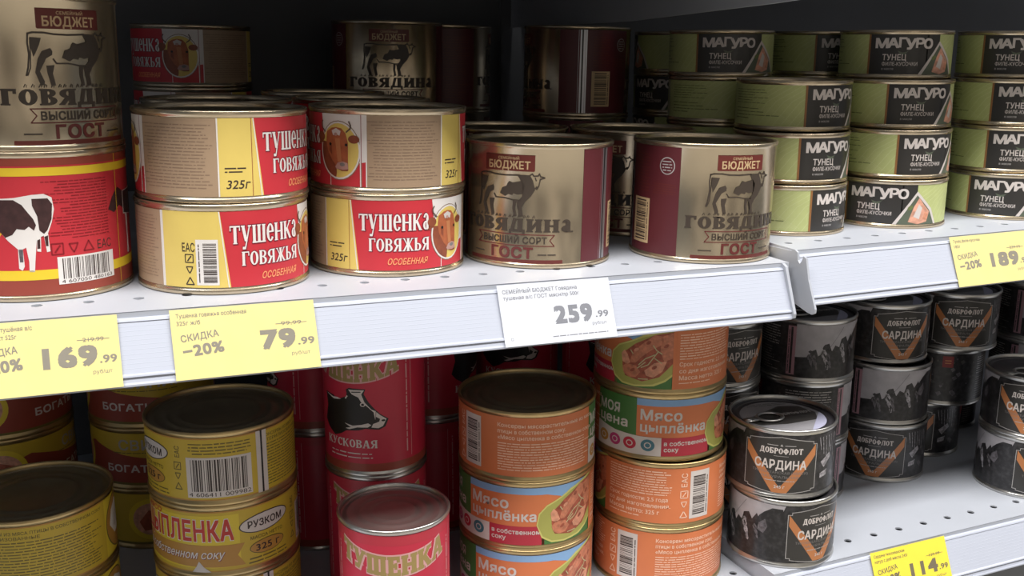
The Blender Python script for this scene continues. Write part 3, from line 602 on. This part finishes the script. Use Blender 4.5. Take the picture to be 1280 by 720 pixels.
# pull ring for the sardine tins, and the pale blaze printed on their lids
def torus_ring():
    V = []; F = []; N, K = 28, 8
    for i in range(N):
        a = 2*math.pi*i/N
        for j in range(K):
            b = 2*math.pi*j/K; rr = 1+.16*math.cos(b); V.append((.0085*rr*math.cos(a)*1.25, .0085*rr*math.sin(a), .0009*math.sin(b)))
    for i in range(N):
        for j in range(K): F.append((i*K+j, ((i+1) % N)*K+j, ((i+1) % N)*K+(j+1) % K, i*K+(j+1) % K))
    mb = MB(); mb.add(V, F); mb.box(-.0235, -.0095, -.0035, .0035, -.0006, .0006); mb.box(-.0225, -.0165, -.0022, .0022, .0006, .0012)
    return mb.build('pull_ring', metal_silver, True)
ring_mesh = torus_ring()
def lid_art():
    A = Art(); n = 40; r_ = 33.5
    circ = lambda a0, a1: [(r_*math.cos(math.radians(a0+(a1-a0)*i/n)), r_*math.sin(math.radians(a0+(a1-a0)*i/n))) for i in range(n+1)]
    A.poly(circ(0, 360)[:-1], 'sky2', 1)
    A.poly([(-33, -4), (-10, 12), (8, 22), (24, 18), (30, 2), (24, -12), (-4, -16), (-26, -14)], 'panel', 2)
    A.poly(circ(-78, 4), 'lilac', 3)
    A.slab('ДОБРОФЛОТ', 12, 2, 5, 'lgrey', 4, w=32, al='c', t=.26, n=.13, rot=.05)
    A.para(-20, 24, 20, 30, 2, 'dgrey', 3)
    me = A.build('lid_print'); 
    for v in me.vertices: v.co = (v.co.x, v.co.z, -v.co.y)
    me.normals_split_custom_set_from_vertices([(0, 0, 1)]*len(me.vertices)); return me
lid_print_mesh = lid_art()
GROUPS = {'stew': 'small stewed beef cans with red and yellow labels', 'gold': 'tall gold beef cans', 'redcow': 'tall red cow cans', 'chicken': 'yellow chicken cans', 'orange': 'orange chicken cans',
          'village': 'yellow and red pork cans', 'redtall': 'narrow pinkish red stew cans', 'tuna': 'flat green tuna cans', 'sardine': 'dark sardine cans'}
ZUL, ZUR, ZLL, ZLR, TILT = Z0-.1397, Z0-.1401, Z0-.4044, Z0-.3909, .0178
def can(kd, x, y_, z, uc, label, tilt=False, print_lid=False):
    k = KINDS[kd]
    root = bpy.data.objects.new(k.name, None); root.empty_display_size = .02; C.objects.link(root)
    a = math.atan2(-y_, -x)-uc/1000/k.R
    root.rotation_mode = 'ZYX'; root.rotation_euler = (0, TILT if tilt else 0, a)
    root.location = (x, y_, z)
    tag(root, label, 'can', GROUPS[kd])
    link('body', k.body, root); l = link('lid', k.lid, root); link(k.part, k.label, root)
    if k.ring:
        zl = k.H-.0040
        if print_lid: q = link('lid_print', lid_print_mesh, l); q.location = (0, 0, zl+.0001); q.rotation_euler = (0, 0, -a-.15)
        t_ = link('pull_ring', ring_mesh, l); t_.location = (-.0125*math.cos(-a)*1, -.0125*math.sin(-a), zl+.0016); t_.rotation_euler = (0, 0, -a)
    return root
def stack(kd, items, base, label_fn=None, tilt=False, **kw):
    """items bottom-up: (x, y, uc, label)"""
    h = KINDS[kd].H
    for i, it in enumerate(items):
        x, y_, uc, lab = it[:4]
        z = base+i*h-(TILT*x-.0003 if tilt else 0)
        can(kd, x+(TILT*i*h if tilt else 0), y_, z, uc, lab, tilt, **(it[4] if len(it) > 4 else {}))
UL = lambda kd, items: stack(kd, items, ZUL, tilt=True)

# ------------------------------------------------------------------ the setting
def structure(name, mb, m): o = link(name, mb.build(name, m)); tag(o, kind='structure'); return o
b = MB(); b.box(-3, 4.5, -2.6, 1.4, -.05, 0); structure('floor', b, mat('floor_tile', (188, 184, 176), .35, 0, var=.08, scale=3))
b = MB(); b.box(-3, 4.5, -2.6, 1.4, 3.3, 3.35); structure('ceiling', b, mat('ceiling_paint', (225, 225, 222), .8))
b = MB(); b.box(-3, 4.5, 1.062, 1.08, 0, 2.4); structure('wall_back', b, dark_steel)
b = MB(); b.box(-3, 4.5, -2.6, -2.55, 0, 3.3); structure('wall_front', b, mat('far_aisle_reflections', (90, 84, 80), .6, 0, c2=(200, 194, 186), scale=1.3, detail=5, contrast=(.42, .58)))  # unseen far side of the aisle; patches added for streaks reflected in gold tins

# shelves: plate with a row of punched holes, sloped price rail, end brackets
def plate_mesh(x0, x1, yf, yb, z, hx0, pitch, hy, tilt):
    b = MB(); r_ = .0030; n = 16; half = .006
    zz = lambda x: z-(tilt*x)
    T_ = .0012
    hx = []
    q = hx0
    while q-pitch > x0+half: q -= pitch
    while q < x1-half: hx.append(q); q += pitch
    def quad(a, b_, c, d): b.add([(a, c, zz(a)), (b_, c, zz(b_)), (b_, d, zz(b_)), (a, d, zz(a))], [(0, 1, 2, 3)])
    quad(x0, x1, yf, hy-half); quad(x0, x1, hy+half, yb)
    e = x0
    for h in hx:
        if h-half > e: quad(e, h-half, hy-half, hy+half)
        V = []
        for i in range(n):
            a = 2*math.pi*(i+.5)/n; V.append((h+r_*math.cos(a), hy+r_*math.sin(a)))
        O = []
        for i in range(n):
            a = 2*math.pi*(i+.5)/n; c_, s_ = math.cos(a), math.sin(a); k = half/max(abs(c_), abs(s_)); O.append((h+k*c_, hy+k*s_))
        b.add([(px, py, zz(px)) for px, py in V+O], [(i, n+i, n+(i+1) % n, (i+1) % n) for i in range(n)])
        # corners between the ring of quads and the square cell
        for cx, cy in ((1, 1), (-1, 1), (-1, -1), (1, -1)):
            ii = [i for i in range(n) if (O[i][0]-h)*cx > 0 and (O[i][1]-hy)*cy > 0]
            a_ = min(ii, key=lambda i: -abs(O[i][0]-h)); 
            best = sorted(range(n), key=lambda i: (O[i][0]-h-cx*half)**2+(O[i][1]-hy-cy*half)**2)[:2]
            b.add([(h+cx*half, hy+cy*half, zz(h+cx*half)), (O[best[0]][0], O[best[0]][1], zz(O[best[0]][0])), (O[best[1]][0], O[best[1]][1], zz(O[best[1]][0]))], [(0, 1, 2)])
        b.add([(px, py, zz(px)) for px, py in V]+[(px, py, zz(px)-T_) for px, py in V], [(i, n+i, n+(i+1) % n, (i+1) % n) for i in range(n)])
        e = h+half
    quad(e, x1, hy-half, hy+half)
    # folded edges below: front, back, sides, stiffening tray
    def wall(P): b.add(P, [(0, 1, 2, 3)])
    for yy in (yf, yb): wall([(x0, yy, zz(x0)), (x1, yy, zz(x1)), (x1, yy, zz(x1)-.03), (x0, yy, zz(x0)-.03)])
    for xx in (x0, x1): wall([(xx, yf, zz(xx)), (xx, yb, zz(xx)), (xx, yb, zz(xx)-.03), (xx, yf, zz(xx)-.03)])
    wall([(x0, hy+.012, zz(x0)-.0302), (x1, hy+.012, zz(x1)-.0302), (x1, yb, zz(x1)-.0302), (x0, yb, zz(x0)-.0302)])
    wall([(x0, yf, zz(x0)-.0302), (x1, yf, zz(x1)-.0302), (x1, hy-.008, zz(x1)-.0302), (x0, hy-.008, zz(x0)-.0302)])
    return b.build('shelf_plate', white_steel)
OUT, DWN = .0155, .0375
def rail_prof():
    P = [(0, 0), (.0012, -.0006), (.0014, -.0030), (-.0020, -.0038), (-.0026, -.0048)]
    n = 11
    for i in range(n+1):
        t_ = i/n; a = (-.0022-(.0112)*t_, -.0052-.0253*t_); P.append(a)
        if i < n: t2 = (i+.86)/n; P += [(-.0022-.0112*t2, -.0052-.0253*t2), (-.0022-.0112*t2-.00008, -.0052-.0253*t2-.00005)]
    P += [(-.0146, -.0312), (-.0149, -.0320), (-.0140, -.0326), (-.0148, -.0350), (-OUT, -.0360), (-OUT, -.0370), (-.0146, -DWN), (-.0120, -.0372)]
    return P
def make_shelf(name_label, x0, x1, xr0, xr1, yf, z, hx0, pitch, hy, tilt=0., caps=(), yb=1.055, group='white steel shelves'):
    root = bpy.data.objects.new('shelf', None); C.objects.link(root); root.location = ((x0+x1)/2, yf, z-tilt*(x0+x1)/2)
    tag(root, name_label, 'shelf', group)
    inv = Matrix.Translation(-root.location)
    def part(n, me, lab=None):
        o = link(n, me, root, lab); me.transform(inv); return o
    part('shelf_plate', plate_mesh(x0, x1, yf, yb, z, hx0, pitch, hy, tilt))
    b = MB(); P = rail_prof(); n = len(P)
    V = []; F = []
    for xx in (xr0, xr1):
        for a, c in P: V.append((xx, yf+a-.0002, z-tilt*xx+c))
        for a, c in ((-.0118, -.0355), (.0024, -.006), (.0024, -.0002)): V.append((xx, yf+a+.0004, z-tilt*xx+c))
    m_ = n+3
    F = [(i, (i+1) % m_, m_+(i+1) % m_, m_+i) for i in range(m_)]
    b.add(V, F)
    part('price_rail', b.build('price_rail', plastic_white), 'white ribbed plastic price rail')
    for xc, kindc in caps:
        b = MB(); zt = z-tilt*xc
        if kindc == 'plate':   # tall bracket end with a hook notch
            pr = [(yf+.004, zt-.001), (yf+.0, zt+.0005), (yf-.003, zt-.001), (yf-.0040, zt-.0065), (yf-.0062, zt-.0085), (yf-.0082, zt-.0062), (yf-.0095, zt-.0025), (yf-.0125, zt-.0035), (yf-.0165, zt-.0180), (yf-.0255, zt-.0372), (yf-.0252, zt-.0400), (yf-.0225, zt-.0415), (yf-.0185, zt-.0412), (yf+.004, zt-.036), (yf+.03, zt-.034), (yf+.03, zt-.002)]
            b.prism_x(pr, xc, xc+.0016)
        else:
            pr = [(yf+.004, zt-.001), (yf-.001, zt-.0002), (yf-.0045, zt-.002), (yf-.0170, zt-.0330), (yf-.0165, zt-.0362), (yf-.012, zt-.0372), (yf+.004, zt-.033)]
            b.prism_x(pr, xc, xc+.0022)
        part('rail_end', b.build('rail_end', white_steel))
    for xb in (x0+.002, x1-.004):
        b = MB(); zt = z-tilt*xb
        b.prism_x([(yf+.02, zt-.031), (yf+.02, zt-.036), (yb, zt-.062), (yb, zt-.031)], xb, xb+.002); part('bracket', b.build('bracket', white_steel))
    return root
make_shelf('upper left shelf carrying gold and red beef cans, with yellow and white price tags', -.52, .4585, -.52, .4520, .5665, ZUL, .0037, .02615, .5965, TILT, caps=[(.4520, 'cap')])
make_shelf('upper right shelf under the green tuna cans, notched bracket at its left end', .4662, 1.43, .4662, 1.43, .5685, ZUR, .4774, .0270, .5920, 0, caps=[(.4645, 'plate')])
make_shelf('lower left shelf under the yellow, pinkish red and orange cans', -.52, .4628, -.52, .4600, .5680, ZLL, .4524, .0268, .6005, 0, caps=[(.4600, 'cap')])
make_shelf('lower right shelf, half empty, with sardine cans at the back and one yellow price tag', .4645, 1.43, .4700, 1.43, .5664, ZLR, .5542, .02685, .5876, 0, caps=[])
def top_shelf(lab, x0, x1, z, hz):
    root = bpy.data.objects.new('shelf', None); C.objects.link(root); root.location = ((x0+x1)/2, .56, z); tag(root, lab, 'shelf', 'white steel shelves'); inv = Matrix.Translation(-root.location)
    def part(n, b, m): me = b.build(n, m); me.transform(inv); return link(n, me, root)
    b = MB(); b.box(x0, x1, .562, 1.055, z-.012, z); part('shelf_plate', b, white_steel)
    b = MB(); b.prism_x([(.562, z), (.552, z-.030), (.556, z-.031), (.5645, z-.006)], x0, x1); part('price_rail', b, plastic_white)
    for xx in (x0+.001, x1-.004):
        b = MB(); b.prism_x([(.566, z-.012), (.566, hz+.0105), (.60, hz+.0085), (.80, hz), (1.055, hz-.002), (1.055, z-.012)], xx, xx+.003); part('bracket', b, white_steel)
top_shelf('shelf above the gold beef cans, only its underside and grey tapered bracket seen', -.52, .4600, Z0+.076, Z0+.0200)
top_shelf('shelf above the tuna cans, its dark underside at the top right corner', .4662, 1.43, Z0+.088, Z0+.036)
# uprights behind the junction of the bays
b = MB(); b.box(.445, .481, 1.0565, 1.062, 0, 2.4)
for i in range(40): b.box(.4465, .4495, 1.0555, 1.0565, .9+i*.022, .912+i*.022)
up_ = link('shelf_upright', b.build('shelf_upright', dark_steel)); tag(up_, 'dark slotted steel upright in the shadow behind the gap between the two shelf bays', 'upright')

# ------------------------------------------------------------------ cans on the upper left shelf
ax, ay = -.0201, .6551
z = ZUL-TILT*ax+.0003
can('redcow', ax, ay, z, 4.5, 'tall red can with a spotted cow, below the gold can at the left edge', True)
can('gold', ax+.0012, ay, z+H5, 71, 'tall gold cow can at the left edge, standing on the red cow can', True)
UL('stew', [(.0838, .6393, 241, 'small stewed beef can, bottom of the left front pair, showing recycling marks and barcode'),
            (.0850, .6408, 57, 'small stewed beef can, top of the left front pair, tan text panel facing out')])
UL('stew', [(.1926, .6538, 99, 'small stewed beef can under the bull-portrait can, whole red title facing out'),
            (.1934, .6539, 18, 'small stewed beef can with bull portrait, top of the pair beside the gold can')])
UL('stew', [(.0978, .7450, 100, 'small can hidden at the bottom of the second row behind the left front pair'), (.0975, .7455, 20, 'small can whose rim shows right behind the top can of the left front pair')])
UL('stew', [(.2040, .7590, 200, 'small can hidden at the bottom, second row behind the bull-portrait can'), (.2045, .7600, 10, 'small can whose round lid shows right behind the bull-portrait can')])
UL('stew', [(.2, .8640, 30, 'small can hidden at the bottom, third row behind the bull-portrait can'), (.2005, .8650, 180, 'small can with a sliver of lid, third row behind the bull-portrait can')])
UL('stew', [(.1070, .9680, 100, 'small can hidden at the bottom of the dim stack at the back'), (.1072, .9690, 20, 'small can hidden in the middle of the dim stack at the back'), (.1075, .9699, -5, 'dim stewed beef can with bull portrait, alone high up at the back left')])
can('gold', .2997, .6453, ZUL-TILT*.2997+.0003, 268.8, 'shiny gold cow can above the white price tag', True)
can('gold', .4210, .6236, ZUL-TILT*.4210+.0003, 68.7, 'gold cow can at the right end of the upper left shelf, overhanging its edge', True)
can('gold', .3238, .7640, ZUL-TILT*.3238+.0003, 30, 'gold can behind the gold can above the white tag, only its lid rim showing', True)
can('gold', .4240, .7330, ZUL-TILT*.4240+.0003, 119, 'gold can seen in the narrow gap between the two front gold cans', True)
UL('gold', [(.2790, .9400, 30, 'tall gold can hidden under the half lit one at the back'), (.2790, .9400, 95, 'half lit gold can at the back, lettering on its bright right side')])
UL('gold', [(.3560, 1.0085, 175, 'tall gold can hidden under the darkest one at the back'), (.3560, 1.0085, 168, 'darkest tall can at the back, with one thin bright streak')])
UL('gold', [(.4560, .9000, 175, 'tall gold can hidden under the one with red stripes at the back'), (.4560, .9000, 317, 'tall can at the back with red stripes and a barcode beside its seam')])
# ------------------------------------------------------------------ tuna on the upper right shelf
def UR(items): stack('tuna', items, ZUR)
UR([(.5204, .6513, -19.6, 'green tuna can, bottom of the leftmost front stack'), (.5250, .6570, -8, 'green tuna can, middle of the leftmost front stack of three'), (.5350, .6700, -11, 'green tuna can, top of the leftmost front stack, small text at left')])
UR([(.6196, .6460, 34, 'green tuna can with fish slice showing, bottom of the middle stack of four'), (.6250, .6520, -5, 'green tuna can, second from the bottom in the middle stack of four'), (.6330, .6620, 5, 'green tuna can, third from the bottom in the middle stack of four'), (.6420, .6760, 19.6, 'green tuna can, top of the middle stack of four')])
UR([(.7400, .6400, 25, 'green tuna can, bottom of the stack at the right edge'), (.7420, .6440, 12, 'green tuna can, second from the bottom at the right edge'), (.7440, .6470, 11, 'green tuna can, third from the bottom at the right edge'), (.7500, .6520, 23, 'green tuna can, top of the stack at the right edge')])
UR([(.5300, .7640, -20, 'tuna can hidden at the bottom behind the leftmost front stack'), (.5300, .7640, -20, 'tuna can hidden second from the bottom behind the leftmost front stack'), (.5300, .7640, -20, 'shaded tuna can, plain side out, just left of the front stack'), (.5300, .7650, 19.6, 'shaded tuna can at the back with its whole black panel showing')])
UR([(.6450, .7720, 4, 'tuna can hidden at the bottom, behind the middle stack'), (.6450, .7720, 4, 'tuna can hidden second from the bottom, behind the middle stack'), (.6450, .7720, 4, 'tuna can hidden third from the bottom, behind the middle stack'), (.6450, .7720, 4, 'dark tuna can at the back, first letter of its name beside the middle stack')])
UR([(.5620, .8800, 100, 'tuna can hidden at the bottom of the rearmost stack'), (.5620, .8800, 80, 'tuna can hidden second from the bottom of the rearmost stack'), (.5620, .8800, 55, 'very dark tuna can right of the red striped can, lower of two'), (.5620, .8800, 110, 'very dark tuna can right of the red striped can, upper of two')])
# ------------------------------------------------------------------ cans on the lower left shelf
LL = lambda kd, items: stack(kd, items, ZLL)
LL('chicken', [(-.0417, .7301, 60, 'yellow chicken can at the bottom of the left edge stack'), (-.0417, .7301, 46, 'yellow chicken can at the left edge, covered in small text, wide dark lid')])
LL('village', [(-.0652, .8865, 40, 'pork can hidden at the bottom behind the left edge can'), (-.0652, .8865, 35, 'pork can with pale lettering just behind the left edge lid'), (-.0652, .8865, 45, 'red and yellow pork can under the tag at the left edge')])
LL('village', [(.0480, .8700, 200, 'pork can hidden at the bottom, in the dark behind the yellow stack'), (.0480, .8700, 110, 'very dark pork can, lower, just left of the yellow stack'), (.0480, .8700, 110, 'very dark pork can, upper, just left of the yellow stack')])
LL('chicken', [(.0823, .7030, 300, 'yellow chicken can at the bottom of the three high stack'), (.0823, .7030, 214.4, 'yellow chicken can with big red title, middle of the three high stack'), (.0823, .7030, 300, 'yellow chicken can with large barcode, top of the three high stack')])
LL('redtall', [(.1934, .6995, 60, 'narrow red can under the one with the whole cow head'), (.1934, .6995, -60+19, 'narrow red can with a black and white cow head, standing on another')])
can('redtall', .1806, .6132, ZLL, -60, 'narrow red can in front, full lid and gold arched title showing')
LL('redtall', [(.1700, .8000, 0, 'narrow red can in deep shade, lower, left behind the cow head can'), (.1700, .8000, 0, 'narrow red can in deep shade, upper, left behind the cow head can')])
LL('redtall', [(.2700, .7900, 0, 'narrow red can hidden in shade behind the cow head can, lower'), (.2700, .7900, 20, 'narrow red can hidden in shade behind the cow head can, upper')])
LL('redtall', [(.3560, .8080, 0, 'narrow red can in shade behind the front orange stack, lower'), (.3560, .8080, 70, 'narrow red can in shade behind the front orange stack, upper')])
LL('redtall', [(.4180, .7560, 0, 'narrow red can in shade behind the right orange stack, lower'), (.4180, .7560, -70, 'narrow red can showing red at the left of the right orange stack, upper')])
LL('orange', [(.2969, .6535, 80, 'orange chicken can, bottom of the left orange stack'), (.2969, .6535, 86, 'orange chicken can with blue band and plate of meat, middle of the left orange stack'), (.2969, .6539, 267, 'orange chicken can, top of the left orange stack with open view of its lid')])
LL('orange', [(.4080, .6433, 246.4, 'orange chicken can with barcode at left, bottom of the right orange stack'), (.4080, .6434, 190, 'orange chicken can with barcode at right, second from the bottom of the right stack'), (.4072, .6479, 54.6, 'orange chicken can with green corner and round icons, third in the right stack'), (.4072, .6479, 133.8, 'orange chicken can with plate of meat, top of the right stack under the rail')])
# ------------------------------------------------------------------ sardines on the lower right shelf
LR = lambda items: stack('sardine', items, ZLR)
PL = {'print_lid': True}
LR([(.5001, .6063, -5.6, 'sardine can with fishermen photo at left, bottom of the front pair'), (.4989, .6113, 27, 'sardine can with printed lid and pull ring, top of the front pair', PL)])
LR([(.5020, .7140, 0, 'sardine can hidden at the bottom behind the front pair'), (.5020, .7140, 0, 'sardine can mostly hidden, middle, just right of the orange stack'), (.5020, .7140, 0, 'sardine can right of the orange stack, top of its stack', PL)])
LR([(.5865, .6940, -122, 'sardine can with striped side, bottom of the second stack'), (.5865, .6940, -118, 'sardine can with rows of white text, middle of the second stack'), (.5865, .6940, -69, 'sardine can with pink strip and fishermen, top of the second stack under the bracket', PL)])
LR([(.6861, .6989, 31, 'sardine can with centred shield, bottom of the third stack'), (.6861, .7010, -59, 'sardine can with fishermen photo, middle of the third stack'), (.6871, .7094, 7, 'sardine can with shield turned right, top of the third stack', PL)])
LR([(.7645, .7320, 38, 'sardine can in shade, bottom of the fourth stack'), (.7750, .7200, 90, 'sardine can with red patch, middle of the fourth stack'), (.7799, .7136, 16, 'sardine can with whole shield, top of the fourth stack under the rail', PL)])
LR([(.8400, .7800, 100, 'sardine can in the dark second row, bottom, seen between the right stacks'), (.8400, .7800, 110, 'sardine can in the dark second row, middle, seen between the right stacks'), (.8400, .7800, 90, 'sardine can in the dark second row, top, seen between the right stacks')])
LR([(.8830, .7003, 20, 'sardine can hidden at the bottom of the stack at the right edge'), (.8830, .7003, -63, 'sardine can in the middle of the rear stack at the right edge'), (.8830, .7003, -63, 'sardine can with pink strip, top of the rear stack at the right edge', PL)])
LR([(.7836, .6173, 7, 'sardine can with blue grey photo, bottom of the pair at the right edge'), (.7836, .6173, 28, 'sardine can with dark lid, top of the pair at the right edge')])

# ------------------------------------------------------------------ price tags in the rails
def price_tag(x0, x1, yf, z, tilt, bg, draw, label, w_):
    """a paper slip lying on the sloped rail; art drawn in mm, x right, y up along the slope (0 at the bottom)"""
    A = Art(); A.rect(0, .6, w_, 38.2, bg, 1); draw(A)
    root = bpy.data.objects.new('price_tag', None); C.objects.link(root)
    me = A.build('paper_slip')
    s_ = (x1-x0)/(w_/1000)
    for v in me.vertices:
        a, off, t_ = v.co.x*s_, -v.co.y, 1-v.co.z/.0388
        q = (-.0010-(OUT-.0001)*t_, .0001-(DWN-.0008)*t_)
        v.co = (a, q[0]-.0004-off*.9, q[1]+.00005+off*.4-tilt*a)
    n = Vector((0, -.92, .39)); me.normals_split_custom_set_from_vertices([n]*len(me.vertices))
    o = link('paper_slip', me, root); root.location = (x0, yf-.0004, z-tilt*x0)
    tag(root, label, 'price tag', 'price tags')
def yellow(price, cents, l1, l2, old, disc=True, ink='tagink'):
    def d(A):
        A.text(l1, 3, 33.6, 2.3, ink, 2, w=min(58, 1.45*len(l1)), weight=.02); A.text(l2, 3, 29.6, 2.3, ink, 2, w=1.5*len(l2), weight=.02)
        if disc: A.text('СКИДКА', 4.5, 20.6, 3.6, ink, 2, w=19.5, weight=.03, rot=.1); A.text('−20%', 5, 12.6, 5.8, ink, 2, w=21, weight=.08, rot=.08)
        A.text(price, 64, 13.5, 10, ink, 2, w=9.4*len(price), al='r', weight=.11); A.text('.'+cents, 65, 14, 4, ink, 2, w=9, weight=.05)
        A.text('руб/шт', 61, 8.6, 2, ink, 2, w=10, weight=.0)
        if old: A.text(old, 57, 25.4, 2.1, ink, 2, w=11, weight=.01); A.rect(54, 26.2, 71, 26.5, ink, 3)
    return d
def white(A):
    k = 'taginkw'
    A.text('СЕМЕЙНЫЙ БЮДЖЕТ Говядина', 3, 32.6, 2.4, k, 2, w=50, weight=.03); A.text('тушеная в/с ГОСТ мясн/пр 500г', 3, 28.8, 2.4, k, 2, w=51, weight=.02)
    A.text('259', 61, 12.5, 10.4, k, 2, w=26, al='r', weight=.11); A.text('.99', 63, 14, 4, k, 2, w=9, weight=.05); A.text('руб/шт', 60, 9.4, 2, k, 2, w=10, weight=0); A.para(32, 3.6, 70, 5.2, 1, k, 2, 'r', 3, .5, 0); A.frame(4.5, 4.2, 5.8, 5.6, .2, k, 2)
price_tag(-.0545, .0165, .5665, ZUL, TILT, 'tagyel', yellow('169', '99', 'Говядина тушёная в/с', 'м/продукт 525г', '219.99'), 'yellow price tag 169.99 at the left edge below the red cow can', 76)
price_tag(.0430, .1215, .5665, ZUL, TILT, 'tagyel', yellow('79', '99', 'Тушенка говяжья особенная', '325г ж/б', '99.99'), 'yellow price tag 79.99 below the small stewed beef cans', 76)
price_tag(.2350, .3130, .5665, ZUL, TILT, 'tagwhite', white, 'white price tag 259.99 below the gold cow can', 76)
price_tag(.6070, .6860, .5685, ZUR, 0, 'tagyel', yellow('189', '99', 'Тунец филе-кусочки', '185г', '239.99'), 'yellow price tag 189 cut by the right edge, below the tuna cans', 76)
price_tag(.5560, .6340, .5664, ZLR, 0, 'tagyel2', yellow('114', '99', 'Сардина тихоокеанская', 'натур с доб масла 245г', '139.99', ink='tagink2'), 'bright yellow price tag 114.99 on the lower right shelf', 76)
bpy.data.objects.remove(_to)
